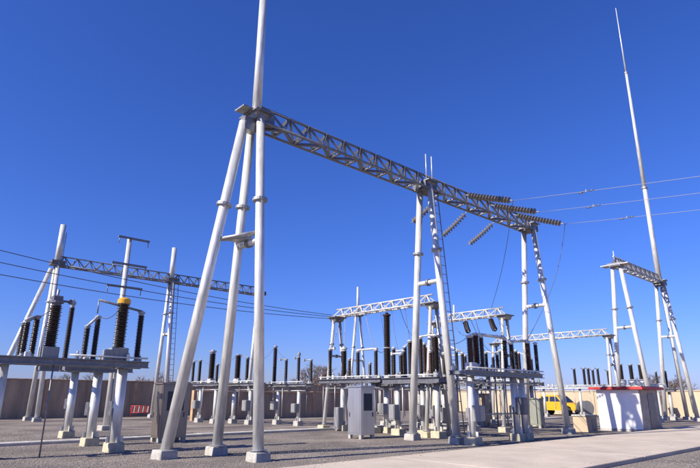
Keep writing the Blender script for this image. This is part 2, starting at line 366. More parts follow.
# lower bus gantries (beams run across the yard)
HB = 5.3
def bus_gantry(label, s, t0, t1, hb=HB, spike=None, spread=1.5, extra=()):
    g = thing('bus_gantry', label, 'gantry', yard(s, t0), ANG, 'low bus gantries of pale steel'); L = t1 - t0     # local y runs away from the road
    for t in [t0, t1] + list(extra):
        column(g, 0, -(t - t0), hb, spread, .36, .085, 'y', 'white_pipe', 3.4, 4.0, .45, 'conc_y', caplen=.8)
    truss(g, -L, 0, 0, hb + .03, max(6, int(L / .62)), .46, .36, 'y', 'white_pipe', .036, .048)
    if spike:
        for t, z in spike: MB().tube((0, -(t - t0), hb), (0, -(t - t0), z), .07, .045, 12).obj('spike', 'white_pipe', g)
    return g
bus_gantry('low pale bus gantry above the tall two tier porcelain post, meeting three bus wires', 10.15, -7.65, -1.5, HB)
bus_gantry('low pale bus gantry carrying two black drooping strain insulators', 15.4, -5.6, -1.35, HB, [(-4.3, 6.15)])
bus_gantry('far low bus gantry with pale beam ending behind the white hut', 26.4, -9.0, -1.0, 5.15)
PM = Vector((34.0 * (358.5 - 350) / 562.0, 34.0, 0)); zj = zat(PM, 313)
am = thing('lightning_mast', 'slim white A frame mast with a spike rising above the low bus gantry', 'mast', PM, ANG)
column(am, 0, 0, zj, 1.7, .3, .085, 'y', 'white_pipe', 3.6, 4.4, .45, 'conc')
MB().tube((0, 0, zj - .1), (0, 0, zat(PM, 287)), .10, .07, 12).obj('spike', 'white_pipe', am)

# pole with three crossarms behind the left switchgear
pc = pz(110, 424)
PD = 26.0; PP = Vector((PD * (112 - 350) / 566.0, PD, 0))
pole = thing('crossarm_pole', 'slim steel pole with three staggered crossarms rising behind the yellow banded breaker', 'pole', PP, ANG)
ztp = zat(PP, 238)
MB().tube((0, 0, 0), (0, 0, ztp), .17, .11, 16).obj('pole', 'galv', pole)
MB().box((0, 0, .1), (.6, .6, .22), 0, .02).obj('footing', 'conc', pole)
for py, a, b in ((239, -.6, .95), (265, -.75, .95), (287.5, -.85, .85)):
    z = zat(PP, py); MB().box(((a + b) / 2, -.14, z), (b - a, .08, .10)).obj('crossarm', 'frame', pole)
    for q in (a + .06, b - .06): MB().tube((q, -.14, z - .32), (q, -.14, z), .02, n=6).obj('hanger', 'frame', pole)

# ------------------------------------------------------------------ switchgear on stands
class Gear:
    """one bolted assembly: stand (posts, beams) with its insulators, bars and boxes"""
    def __init__(s, name, label, cat, P0, yaw, zt, k0, k1, posts, group=None, bh=0.19, pr=0.13, double=0.0, bmat='frame', pmat='galv', fmat='conc_y', foot=0.46):
        s.P0 = Vector((P0[0], P0[1], 0)); s.yaw = yaw; s.zt = zt; s.t = thing(name, label, cat, s.P0, yaw, group); s.bh = bh; s.pr = pr
        for q in ((-double / 2, double / 2) if double else (0,)):
            mb = MB(); c = ((k0 + k1) / 2, q, zt - bh / 2); L = k1 - k0
            mb.box((c[0], q, zt - .012), (L, .14, .024)); mb.box((c[0], q, zt - bh + .012), (L, .14, .024)); mb.box((c[0], q + .02, c[2]), (L, .02, bh - .048)); mb.obj('beam', bmat, s.t)
            s.posts = posts
        if double:
            for k in (k0 + .08, (k0 + k1) / 2, k1 - .08): MB().box((k, 0, zt - bh / 2), (.08, double - .14, bh * .7)).obj('cross_beam', bmat, s.t)
        for k in posts:
            p = MB().tube((k, 0, 0), (k, 0, zt - bh - .02), pr, pr * .95, 18).obj('support_post', pmat, s.t)
            MB().box((k, 0, zt - bh - .01), (.34, max(.30, double + .2), .022)).obj('cap_plate', bmat, p)
            MB().box((k - pr - .006, 0, .62), (.008, .05, 1.1)).obj('earth_strap', 'dark_steel', p)
            MB().box((k, 0, .12), (foot, foot, .26), random.uniform(-.08, .08), .02, .95).obj('footing', fmat, p)
            for a in range(4): MB().box((k + pr * 1.25 * math.cos(a * math.pi / 2), pr * 1.25 * math.sin(a * math.pi / 2), .33), (.10 if a % 2 == 0 else .015, .015 if a % 2 == 0 else .10, .17)).obj('stiffener', pmat, p)
    def k_at(s, px, z, q=0.0):
        c, sn = math.cos(s.yaw), math.sin(s.yaw); lo, hi = -14.0, 14.0
        f = lambda k: pix((s.P0.x + k * c - q * sn, s.P0.y + k * sn + q * c, z))[0] - px
        if f(lo) > f(hi): lo, hi = hi, lo
        for _ in range(50):
            m = (lo + hi) / 2
            if f(m) < 0: lo = m
            else: hi = m
        return lo
    def wp(s, k, q=0.0):
        c, sn = math.cos(s.yaw), math.sin(s.yaw); return Vector((s.P0.x + k * c - q * sn, s.P0.y + k * sn + q * c, 0))
    def ins(s, px, ytop, wpx, m='porcelain', q=0.0, base=0.10, cap=0.10, bmat='galv2', capm='galv2', boxw=0.0):
        k = s.k_at(px, s.zt + .6, q); P = s.wp(k, q); zt = zat(P, ytop); dep = pix((P.x, P.y, 3))[2]; r = wpx / 2 * dep / FPX
        h = zt - s.zt - base - cap; me, hh, r = insul_mesh(max(.3, h), r, m); z0 = s.zt + base
        o = link('post_insulator', me, m, s.t, Matrix.Translation((k, q, z0)))
        # children sit in the insulator's own frame
        if boxw: MB().box((0, 0, -base / 2 - .005), (boxw, boxw * .9, base - .01), 0, .015).obj('base_box', bmat, o)
        else: MB().lathe([(r * .8, -base), (r * 1.15, -base + .005), (r * 1.15, -base + .035), (r * .72, -base + .04), (r * .72, .01)], n=14, smooth=False).obj('bottom_flange', bmat, o)
        MB().lathe([(r * .72, hh - .01), (r * .74, hh + cap * .35), (r * 1.05, hh + cap * .36), (r * 1.05, hh + cap * .75), (r * .5, hh + cap * .8), (r * .45, hh + cap)], n=14, smooth=False).obj('top_cap', capm, o)
        return dict(k=k, q=q, z=z0 + hh + cap, r=r, o=o, hh=hh)
    def bar(s, a, b, r=.03, m='white_pipe', dz=0.0, over=0.0):
        A = Vector((a['k'], a['q'], a['z'] + dz)); B = Vector((b['k'], b['q'], b['z'] + dz)); d = (B - A).normalized()
        MB().tube(A - d * over, B + d * over, r, n=10).obj('contact_arm', m, s.t)
    def arm(s, a, dk, r=.025, m='galv2', dz=-.03, clip=True):
        MB().tube((a['k'], a['q'], a['z'] + dz), (a['k'] + dk, a['q'], a['z'] + dz), r, n=8).obj('contact_arm', m, s.t)
        if clip: MB().box((a['k'] + dk, a['q'], a['z'] + dz), (.08, .1, .12)).obj('contact_clip', m, s.t)
    def mbox(s, k, z, sz=(.34, .3, .45), m='boxgrey', side=-1):
        o = MB().box((k, side * (s.pr + sz[1] / 2 - .01), z), sz, 0, .015).obj('mechanism_box', m, s.t)
        MB().box((k, side * (s.pr + sz[1] + .002), z), (sz[0] * .82, .016, sz[2] * .84)).obj('box_door', m, o)
    def lead(s, a, B, drop=.25, r=.011, m='wire'):
        A = Vector((a['k'], a['q'], a['z'])); B = to_local(B, s.P0, s.yaw); n = 12
        MB().path([A.lerp(B, i / n) - Vector((0, 0, 4 * drop * (i / n) * (1 - i / n))) for i in range(n + 1)], r, 5).obj('lead', m, s.t)
    def fit_out(s, k0, k1, n, seed, low=True):
        # bearings, clamps and linkage that crowd a switch frame
        rn = random.Random(seed)
        for i in range(n):
            k = k0 + (k1 - k0) * (i + rn.uniform(.2, .8)) / n; q = rn.choice((-.32, .3, -.3, .0)); a, b, c = rn.uniform(.08, .2), rn.uniform(.08, .16), rn.uniform(.08, .2)
            o = MB().box((k, q, s.zt + c / 2 - .004), (a, b, c), 0, .015).obj('bearing_block', rn.choice(('white_pipe', 'galv', 'galv2', 'white_pipe')), s.t)
            MB().tube((k, q, s.zt + c - .01), (k, q, s.zt + c + rn.uniform(.03, .1)), .03, n=8).obj('stub', 'galv2', o)
            if low and i % 2 == 0:
                MB().tube((k, q * .6, s.zt - s.bh - .02), (k, q * .6, rn.uniform(.35, 1.1)), rn.uniform(.015, .03), n=8).obj('operating_rod', rn.choice(('white_pipe', 'galv2', 'dark_steel')), s.t)
        MB().tube((k0, -.36, s.zt + .09), (k1, -.36, s.zt + .09), .024, n=8).obj('linkage', 'galv', s.t)
        if low: MB().tube((k0 + .1, -.1, s.zt - s.bh - .22), (k1 - .1, -.1, s.zt - s.bh - .22), .028, n=8).obj('linkage', 'galv2', s.t)
    def rod(s, k, q, z0, z1, r=.022, m='galv2'):
        MB().tube((k, q, z0), (k, q, z1), r, n=8).obj('operating_rod', m, s.t)

# --- left front stand (runs along the gantry line)
PA = pz(113, 452)
A = Gear('disconnector_switch', 'long grey switch stand with yellow banded breaker column, dark porcelain posts and thick pipe legs', 'switchgear', PA, ANG, 2.47, -4.2, 0.62, [0.0, -3.05], double=.6, pr=.15)
i1 = A.ins(25.5, 318, 6.5); i2 = A.ins(34.5, 316, 7, q=.2); A.bar(i1, i2, .05, 'galv2', -.03)
i3 = A.ins(51.5, 300, 12.5, base=.30, cap=.16, boxw=.42, capm='dark_steel', bmat='boxgrey')
MB().box((i3['k'], i3['q'], i3['z'] + .03), (.26, .22, .14), 0, .02).obj('breaker_head', 'dark_steel', A.t); MB().tube((i3['k'], 0, i3['z']), (i3['k'], 0, i3['z'] + .28), .035, n=10).obj('terminal', 'galv2', A.t)
A.arm(i3, .35, .03, 'dark_steel')
i5 = A.ins(119.5, 304, 12, base=.38, cap=.02, boxw=.46, bmat='boxgrey')
i5b = MB().lathe([(i5['r'] * .9, 0), (i5['r'] * 1.05, .01), (i5['r'] * 1.05, .13), (i5['r'] * .95, .14), (i5['r'] * .7, .18)], (i5['k'], 0, i5['z'] - .02), n=18, smooth=False).obj('yellow_phase_band', 'yellow', A.t)
i5b['label'] = 'yellow painted collar'
MB().box((i5['k'] - .32, -.1, 2.47 + .15), (.22, .3, .3), 0, .015).obj('mechanism_box', 'boxgrey', A.t)
i6 = A.ins(138.5, 311, 6.5, cap=.14)
mb = MB(); zc = i5['z'] - .02; mb.tube((i5['k'] - .72, 0, zc + .04), (i6['k'], 0, i6['z'] - .02), .035, n=10); mb.obj('contact_arm', 'frame', A.t)
MB().tube((i5['k'] - .72, 0, zc + .05), (i5['k'] - .72, 0, zc - .35), .018, n=6).obj('arcing_horn', 'frame', A.t)
A.mbox(0.0, 1.15, (.3, .26, .4), 'dark_steel', 1)
kk = A.k_at(50, 2.28); A.rod(kk, -.32, 0, 2.30, .02, 'frame')
A.fit_out(-1.6, .55, 5, 12, False)
for k in (-2.6, -3.4): MB().box((k, -.3, 2.53), (.14, .12, .12), 0, .01).obj('bearing_block', 'galv', A.t)
# --- next phases behind it
B = Gear('disconnector_switch', 'short grey switch stand with linked slim twin insulators on one pipe leg', 'switchgear', pz(89, 446), ANG, 2.42, -1.1, 1.0, [0.0], double=.5, pr=.145)
b1 = B.ins(85, 325, 6); b2 = B.ins(94.5, 315, 6, cap=.12); B.bar(b1, b2, .04, 'white_pipe', -.02); B.mbox(0, 1.1, (.3, .26, .4), 'dark_steel', 1)
B.rod(.5, 0, .9, 2.3)
Cg = Gear('disconnector_switch', 'grey switch stand with one tall pointed insulator and white bearing behind the twin insulators', 'switchgear', pz(66, 438), ANG, 2.55, -1.3, 1.3, [0.0], double=.5, pr=.145)
c1 = Cg.ins(66, 300, 6, cap=.3); Cg.ins(20, 322, 6); MB().box((c1['k'] - .3, 0, 2.66), (.25, .2, .2), 0, .02).obj('bearing_block', 'white_pipe', Cg.t)
Cg.mbox(0, 1.2, (.26, .24, .36), 'dark_steel', 1)

# --- row in the middle distance, left of the bus gantry (runs across the yard)
YW = ANG - math.pi / 2                              # local x points towards the road
R1 = Gear('disconnector_switch', 'far switch stand with four slim insulators and horizontal contact arms', 'switchgear', pz(298, 426), YW, 2.15, -2.5, .9, [-1.9, 0.0], double=.5, pr=.10, bh=.15, foot=.4, fmat='conc')
r1 = R1.ins(274.5, 346, 4.6, cap=.12); r2 = R1.ins(286, 359, 3.6); r3 = R1.ins(298.5, 352, 3.8, cap=.3); r4 = R1.ins(311, 359, 3.4)
R1.fit_out(-2.4, .8, 7, 6)
R1.arm(r2, -.55); R1.arm(r3, -.35, dz=-.32); R1.arm(r4, -.6); R1.mbox(-1.9, 1.0); R1.mbox(0, .9)
R2 = Gear('current_transformer', 'far stand carrying fat black transformer column with white base box beside slim insulators', 'switchgear', pz(240, 424), YW, 2.2, -1.4, 1.9, [-.8, .9], double=.5, pr=.11, bh=.15, foot=.4, fmat='conc')
q1 = R2.ins(237.5, 354, 6.6, base=.26, boxw=.34, bmat='white_pipe'); q2 = R2.ins(247, 357, 4); R2.bar(q1, q2, .025, 'frame', -.03); R2.ins(255, 351, 4); R2.mbox(.9, 1.0, (.4, .3, .55))
R2.fit_out(-1.3, 1.8, 6, 7)
R3 = Gear('current_transformer', 'far stand carrying fat black transformer column near the large brown toned stainless cabinet', 'switchgear', pz(206, 423), YW, 2.2, -1.5, 1.5, [-.9, .9], double=.5, pr=.11, bh=.15, foot=.4, fmat='conc')
R3.ins(211.5, 350, 6.8, base=.26, boxw=.34, bmat='white_pipe', cap=.2); R3.ins(217, 364, 3.6); q3 = R3.ins(199.5, 360, 3.6); q4 = R3.ins(193, 361, 3.4); R3.bar(q3, q4, .02, 'frame', -.03); R3.mbox(-.9, 1.0)
R3.fit_out(-1.4, 1.4, 6, 8)

# --- centre rows under the bus gantries
S1 = Gear('disconnector_switch', 'switch stand with white topped slim insulators behind the stainless cabinet with window', 'switchgear', pz(344, 431), YW, 2.28, -1.5, 2.6, [-.1, 1.9], double=.6, pr=.11, bmat='dark_steel')
a1 = S1.ins(330, 348, 4.2, capm='white_pipe'); a2 = S1.ins(344, 347, 6.5, cap=.2, capm='white_pipe', q=.1); S1.arm(a1, .3, .03, 'white_pipe'); a3 = S1.ins(358, 350, 4.2, capm='white_pipe'); a4 = S1.ins(376, 349, 4.4, capm='white_pipe'); S1.bar(a3, a4, .045, 'white_pipe', 0, .08)
S1.fit_out(-1.4, 2.5, 9, 1)
S1.ins(370, 362, 3.6, q=-.2); S1.ins(349.5, 358, 4, q=-.2); S1.mbox(-.1, .55, (.3, .3, .95)); S1.mbox(1.9, .8); S1.rod(1.2, 0, .6, 2.1)
T1 = Gear('voltage_transformer', 'tall two tier dark porcelain post with white middle flange under the pale bus beam', 'switchgear', pz(387, 433), YW, 2.12, -.45, .6, [0.0], double=.5, pr=.12, bmat='dark_steel')
t1 = T1.ins(387.5, 347, 8.6, base=.26, boxw=.42, bmat='white_pipe', cap=.06, capm='white_pipe')
P = T1.wp(t1['k']); zt_ = zat(P, 315); me, hh, rr = insul_mesh(zt_ - t1['z'] - .05, t1['r'] * .9, 'porcelain')
u2 = link('post_insulator', me, 'porcelain', T1.t, Matrix.Translation((t1['k'], 0, t1['z'])))
MB().lathe([(rr, 0), (rr * 1.1, .01), (rr * 1.1, .08), (rr * .5, .1), (rr * .4, .16)], (0, 0, hh), n=16, smooth=False).obj('top_cap', 'porcelain2', u2)
T1.ins(394, 347, 4.6, q=.1, capm='white_pipe'); T1.mbox(0, 1.0)
S3 = Gear('disconnector_switch', 'dark beamed switch stand crowded with brown insulators under the second gantry column', 'switchgear', pz(424, 437), YW, 2.26, -1.9, 1.15, [-1.35, 0.0, .72], double=.7, pr=.105, bh=.24, bmat='dark_steel', pmat='white_pipe')
s1 = S3.ins(401, 353, 4.6, capm='white_pipe'); s2 = S3.ins(410.5, 340, 5.5, q=.2, capm='white_pipe'); s3 = S3.ins(421, 336, 5.5, capm='white_pipe'); s4 = S3.ins(436, 335, 8.2, m='porcelain', base=.2, boxw=.34, capm='white_pipe'); s5 = S3.ins(430.5, 350, 4.4, m='porcelain2', q=-.25, capm='white_pipe'); S3.ins(444, 352, 4.4, q=.2, capm='white_pipe')
S3.fit_out(-1.8, 1.1, 8, 2)
S3.arm(s1, -.5, .04, 'white_pipe'); S3.bar(s3, s4, .035, 'white_pipe'); S3.mbox(0, 1.0, (.3, .3, .4)); S3.mbox(-1.35, .9, (.32, .3, .6)); S3.rod(.4, -.2, .5, 2.1); S3.rod(-.7, 0, .5, 2.1, .03, 'white_pipe')
# --- right stand along the gantry line
S4 = Gear('circuit_breaker', 'long twin rail breaker stand with three fat brown columns standing close together by the road', 'switchgear', pz(473.5, 445), ANG, 2.38, -.7, 4.5, [0.0, 2.75, 3.3], double=.55, pr=.13, bh=.16, pmat='galv')
x1 = S4.ins(470.5, 335, 7.5, m='porcelain2', base=.28, boxw=.34, capm='white_pipe', bmat='white_pipe'); x2 = S4.ins(476.5, 333, 7.5, m='porcelain2', base=.28, boxw=.3, q=.3, capm='white_pipe', bmat='white_pipe'); x3 = S4.ins(482, 335, 5, m='porcelain', q=-.2, capm='white_pipe')
x4 = S4.ins(505.5, 338, 5.2, capm='white_pipe'); x5 = S4.ins(512, 342, 5.5, q=.2, capm='white_pipe'); x6 = S4.ins(528.5, 341, 6, m='porcelain2', capm='white_pipe'); x7 = S4.ins(536.5, 342, 4.5, q=-.15, capm='white_pipe')
S4.bar(x3, x4, .055, 'white_pipe', 0, .05); S4.bar(x5, x6, .05, 'white_pipe', 0, .05); S4.mbox(2.75, 1.2, (.34, .3, .6), 'dark_steel'); S4.mbox(0, 1.0, (.34, .3, .5)); S4.mbox(3.3, 1.0, (.3, .3, .5), 'boxgrey', 1)
S4.fit_out(-.6, 4.4, 14, 3); S4.rod(2.2, 0, .5, 2.2, .025); S4.rod(3.6, .1, .4, 2.2, .03, 'white_pipe'); MB().tube((0, -.12, .95), (2.95, -.12, .95), .022, n=8).obj('operating_rod', 'galv2', S4.t)
S5 = Gear('disconnector_switch', 'switch stand with white arms crowding behind the breaker stand', 'switchgear', pz(455, 430), YW, 2.3, -1.6, 1.7, [-1.1, 1.1], double=.6, pr=.10, pmat='white_pipe', bmat='frame', fmat='conc')
y1 = S5.ins(445, 344, 4.2, capm='white_pipe'); y2 = S5.ins(457, 350, 4, capm='white_pipe'); y3 = S5.ins(463, 352, 4, q=.2, capm='white_pipe'); S5.bar(y1, y3, .04, 'white_pipe'); S5.mbox(1.1, .8); S5.mbox(-1.1, .8, (.3, .3, .6)); S5.rod(.2, 0, .4, 2.2, .03, 'white_pipe')
S5.fit_out(-1.5, 1.6, 8, 4)
S6 = Gear('disconnector_switch', 'switch stand with linked insulators behind the row of breaker posts', 'switchgear', pz(498, 427), YW, 2.3, -1.8, 1.9, [-1.2, 1.2], double=.6, pr=.11, pmat='white_pipe', bmat='frame', fmat='conc')
y4 = S6.ins(487, 352, 4, capm='white_pipe'); y5 = S6.ins(498, 353, 4, capm='white_pipe'); S6.ins(517, 350, 4.2, capm='white_pipe'); S6.bar(y4, y5, .04, 'white_pipe'); S6.mbox(1.2, .8, (.4, .35, .6), 'dark_steel'); S6.mbox(-1.2, .7)
S6.fit_out(-1.7, 1.8, 8, 5)
S7 = Gear('disconnector_switch', 'half hidden switch stand with slim insulators deep between the gantry columns', 'switchgear', pz(404, 427), YW, 2.3, -1.9, 1.9, [-1.3, 1.3], double=.6, pr=.10, pmat='white_pipe', bmat='frame', fmat='conc')
S7.fit_out(-1.8, 1.8, 8, 21); z1 = S7.ins(393, 352, 3.8, capm='white_pipe'); z2 = S7.ins(404, 350, 3.8, capm='white_pipe'); S7.bar(z1, z2, .04, 'white_pipe'); S7.ins(416, 345, 4); S7.mbox(1.3, .8, (.4, .35, .7), 'dark_steel'); S7.mbox(-1.3, .8)
S8 = Gear('disconnector_switch', 'half hidden switch stand with white arms behind the tan cabinet', 'switchgear', pz(462, 424), YW, 2.3, -2.0, 2.0, [-1.4, 1.4], double=.6, pr=.10, pmat='white_pipe', bmat='frame', fmat='conc')
S8.fit_out(-1.9, 1.9, 8, 22); z1 = S8.ins(450, 356, 3.6, capm='white_pipe'); z2 = S8.ins(466, 355, 3.6, capm='white_pipe'); S8.bar(z1, z2, .04, 'white_pipe'); S8.mbox(1.4, .8, (.4, .35, .7), 'dark_steel'); S8.mbox(-1.4, .8)
S9 = Gear('disconnector_switch', 'half hidden switch stand with paired insulators behind the long breaker stand', 'switchgear', pz(436, 428), YW, 2.35, -1.6, 1.6, [-1.0, 1.0], double=.6, pr=.10, pmat='white_pipe', bmat='dark_steel', fmat='conc')
S9.fit_out(-1.5, 1.5, 8, 31); z3 = S9.ins(428, 346, 4.4); z4 = S9.ins(441, 343, 4.4); S9.ins(448, 338, 5, q=.2); S9.bar(z3, z4, .035, 'white_pipe'); S9.mbox(1.0, .9, (.36, .3, .6)); S9.mbox(-1.0, .8, (.36, .3, .6), 'dark_steel')
S10 = Gear('disconnector_switch', 'crowded switch stand with five slim insulators seen between the second column and the tall post', 'switchgear', pz(420, 427.5), YW, 2.3, -2.2, 2.2, [-1.6, 0.0, 1.6], double=.6, pr=.09, pmat='white_pipe', bmat='dark_steel', fmat='conc')
S10.fit_out(-2.1, 2.1, 10, 41); zz = [S10.ins(px, yt, 4.4, m=mm, capm='white_pipe', q=qq) for px, yt, mm, qq in ((405.5, 346, 'porcelain', 0), (416.5, 338, 'porcelain', .15), (425, 343, 'porcelain2', -.1), (434, 333, 'porcelain', .1), (442.5, 346, 'porcelain', 0))]
S10.bar(zz[0], zz[1], .035, 'white_pipe'); S10.bar(zz[3], zz[4], .035, 'white_pipe'); S10.mbox(0, .8, (.4, .35, .7), 'dark_steel'); S10.mbox(1.6, .7, (.36, .3, .6)); S10.lead(zz[1], yard(10.15, -3.4, HB), .3); S10.lead(zz[3], yard(15.4, -5.4, HB), .35); S10.lead(zz[2], yard(15.4, -5.2, HB), .2, .009)
S11 = Gear('disconnector_switch', 'switch stand with slim insulators and dark drive boxes behind the third gantry column', 'switchgear', pz(512, 425), YW, 2.3, -2.0, 2.0, [-1.4, 1.4], double=.6, pr=.09, pmat='white_pipe', bmat='frame', fmat='conc')
S11.fit_out(-1.9, 1.9, 8, 42); zz = [S11.ins(px, yt, 3.8, capm='white_pipe') for px, yt in ((494, 356), (502, 350), (520, 352), (532, 358))]; S11.bar(zz[0], zz[1], .035, 'white_pipe'); S11.bar(zz[2], zz[3], .035, 'white_pipe'); S11.mbox(-1.4, .8, (.4, .35, .7), 'dark_steel'); S11.mbox(1.4, .8, (.34, .3, .5))
# --- far right row
F1 = Gear('disconnector_switch', 'far switch stand with paired slim leaning topped insulators beyond the yellow truck', 'switchgear', pz(588, 418), YW, 2.3, -4.0, 2.6, [-3.4, -.4, 2.2], double=.5, pr=.10, bh=.14, pmat='white_pipe', bmat='galv', fmat='conc')
F1.fit_out(-3.9, 2.5, 10, 9)
for px, yt in ((575, 368), (584.5, 368), (589, 367.5), (593.5, 369), (598.5, 368), (608.5, 370)):
    e = F1.ins(px, yt, 3.0); F1.arm(e, -.22, .035, 'dark_steel', -.03, False)
F2 = Gear('circuit_breaker', 'far breaker stand with three fat black columns behind the red roofed hut', 'switchgear', pz(636, 422), YW, 2.35, -2.0, 2.0, [-1.4, 1.4], double=.6, pr=.11, pmat='white_pipe', bmat='galv', fmat='conc')
for px in (621.5, 631.5, 641): F2.ins(px, 364, 4.6, base=.3, boxw=.4, bmat='white_pipe')
F3 = Gear('disconnector_switch', 'far switch stand with two slim insulators between the hut and the tall mast', 'switchgear', pz(661, 420), YW, 2.1, -1.2, 1.2, [-.8, .8], double=.5, pr=.10, pmat='white_pipe', bmat='dark_steel', fmat='conc')
F3.ins(657, 371, 2.6); F3.ins(666.5, 371, 2.6)

# leads between the apparatus and the beams above
for gear, a, b in ((S1, a1, yard(10.15, -7.4, HB)), (S1, a2, yard(10.15, -7.0, HB)), (S1, a3, yard(10.15, -6.4, HB)), (S1, a4, yard(10.15, -5.6, HB)), (T1, t1, yard(10.15, -4.6, HB)), (S3, s1, yard(10.15, -3.9, HB)), (S3, s2, yard(10.15, -3.1, HB)),
                   (S3, s3, yard(10.15, -2.5, HB)), (S3, s4, yard(10.15, -1.8, HB)), (S4, x1, yard(15.4, -4.4, HB)), (S4, x2, yard(15.4, -3.6, HB)), (S4, x3, yard(15.4, -3.0, HB)), (S4, x4, yard(15.4, -2.3, HB)), (S4, x5, yard(15.4, -1.7, HB)),
                   (S5, y1, yard(15.4, -5.3, HB)), (S5, y3, yard(15.4, -4.7, HB)), (S6, y4, yard(15.4, -3.9, HB)), (S6, y5, yard(15.4, -3.3, HB)), (S7, z1, yard(10.15, -5.1, HB))):
    if gear is S7: continue
    gear.lead(a, b, random.uniform(.1, .5), random.choice((.009, .012, .014)), random.choice(('wire', 'wire_pale')))
S3.lead(s4, S4.wp(x1['k']) + Vector((0, 0, x1['z'])), .35); S1.lead(a4, T1.wp(t1['k']) + Vector((0, 0, t1['z'])), .2); A.lead(i2, A.wp(i3['k']) + Vector((0, 0, i3['z'])), .15, .014); B.lead(b2, A.wp(i5['k']) + Vector((0, 0, i5['z'])), .25, .012)
R1.lead(r1, R1.wp(r2['k']) + Vector((0, 0, r2['z'])), .15); R2.lead(q2, R1.wp(r1['k']) + Vector((0, 0, r1['z'])), .5, .009); R3.lead(q3, R2.wp(q1['k']) + Vector((0, 0, q1['z'])), .5, .009)

# ------------------------------------------------------------------ cabinets, hut, truck and small things
def cabinet(label, P, sz, m, yaw=ANG, window=True, name='control_cabinet', wm='glass', legs=True):
    t = thing(name, label, 'cabinet', (P[0], P[1], 0), yaw, 'control cabinets'); a, b, h = sz
    z0 = .14
    MB().box((0, 0, z0 + (h - z0) / 2), (a, b, h - z0), 0, .012).obj('body', m, t)
    MB().box((0, 0, h + .02), (a + .10, b + .10, .05), 0, .012).obj('roof', m, t)
    for x in (-1, 1):
        for y in (-1, 1): MB().box((x * (a / 2 - .07), y * (b / 2 - .07), .07), (.13, .13, .16), 0, .01).obj('footing', 'conc', t)
    for (nx, ny, wd) in ((0, -1, a), (-1, 0, b)):
        c = (nx * (a / 2 + .006), ny * (b / 2 + .006), z0 + (h - z0) * .5); s_ = (wd * .86, .02, (h - z0) * .92) if ny else (.02, wd * .86, (h - z0) * .92)
        d = MB().box(c, s_, 0, .004).obj('door', m, t)
        if ny and window:
            MB().box((0, -(b / 2 + .02), z0 + (h - z0) * .68), (wd * .62, .012, (h - z0) * .36), 0, .003).obj('window', wm, d)
        hx = .34 * wd
        if ny: MB().box((hx, -(b / 2 + .03), z0 + (h - z0) * .42), (.03, .03, .16), 0, .006).obj('handle', 'dark_steel', d)
        else: MB().box((-(a / 2 + .03), hx, z0 + (h - z0) * .42), (.03, .03, .16), 0, .006).obj('handle', 'dark_steel', d)
    return t
P = pz(157, 443) ; cabinet('large stainless control cabinet coloured brown for its dark reflections, with dark window behind the leaning tripod leg', P + Vector((U.x * .52 - W.x * .3, U.y * .52 - W.y * .3, 0)), (1.0, .62, 1.9), 'stainless_refl')
P = pz(361, 439.5); cabinet('stainless control cabinet with window standing alone on the gravel before the bus gantry', P + Vector((U.x * .36 - W.x * .36, U.y * .36 - W.y * .36, 0)), (.72, .72, 1.86), 'stainless')
P = pz(541, 428.5); cabinet('grey green control cabinet standing left of the yellow truck', P + Vector((U.x * .2 - W.x * .4, U.y * .2 - W.y * .4, 0)), (.45, .85, 1.42), 'greygreen', window=False)
P = pz(484, 425.5); cabinet('tan enamel control cabinet among the posts of the breaker stand', P, (.5, .6, 1.65), 'beige', window=False)
P = pz(660, 418); cabinet('pale grey cabinet with small dark window right of the hut', P, (.7, .6, 1.9), 'white_pipe')

# hut
hF2 = pz(644, 432.5); hyaw = ANG; hw, hd, hh_ = 1.95, 2.3, 1.86      # along W, along U
hut = thing('pump_hut', 'small white plastered hut with flat red roof slab at the road edge', 'hut', (hF2.x, hF2.y, 0), ANG)
MB().box((hd / 2, hw / 2, hh_ / 2), (hd, hw, hh_)).obj('wall', 'white', hut)
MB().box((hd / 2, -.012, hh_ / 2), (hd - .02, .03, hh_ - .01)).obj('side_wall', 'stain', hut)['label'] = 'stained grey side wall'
MB().box((hd / 2, hw / 2, hh_ + .07), (hd + .5, hw + .55, .11), 0, .01).obj('roof', 'red', hut)
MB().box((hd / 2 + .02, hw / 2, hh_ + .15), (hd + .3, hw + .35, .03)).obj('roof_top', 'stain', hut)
d = MB().box((hd * .58, -.035, .86), (.8, .03, 1.66)).obj('door', 'dark_steel', hut); MB().box((hd * .58 - .3, -.06, .85), (.04, .04, .14)).obj('handle', 'galv2', d)
MB().box((-.012, hw * .5, .06), (.02, hw, .12)).obj('plinth', 'conc', hut)
P = pz(592, 432.5); bx = thing('cable_pit', 'low tan concrete block with lid standing left of the white hut', 'block', P, ANG)
MB().box((.32, .42, .34), (.64, .84, .68), 0, .02).obj('body', 'wall_tan', bx); MB().box((.32, .42, .71), (.72, .92, .07), 0, .015).obj('lid', 'conc', bx)
MB().box((.32, -.006, .33), (.44, .016, .5)).obj('door', 'dark_steel', bx)  # dark sheet: shade on the road-side face put into its colour
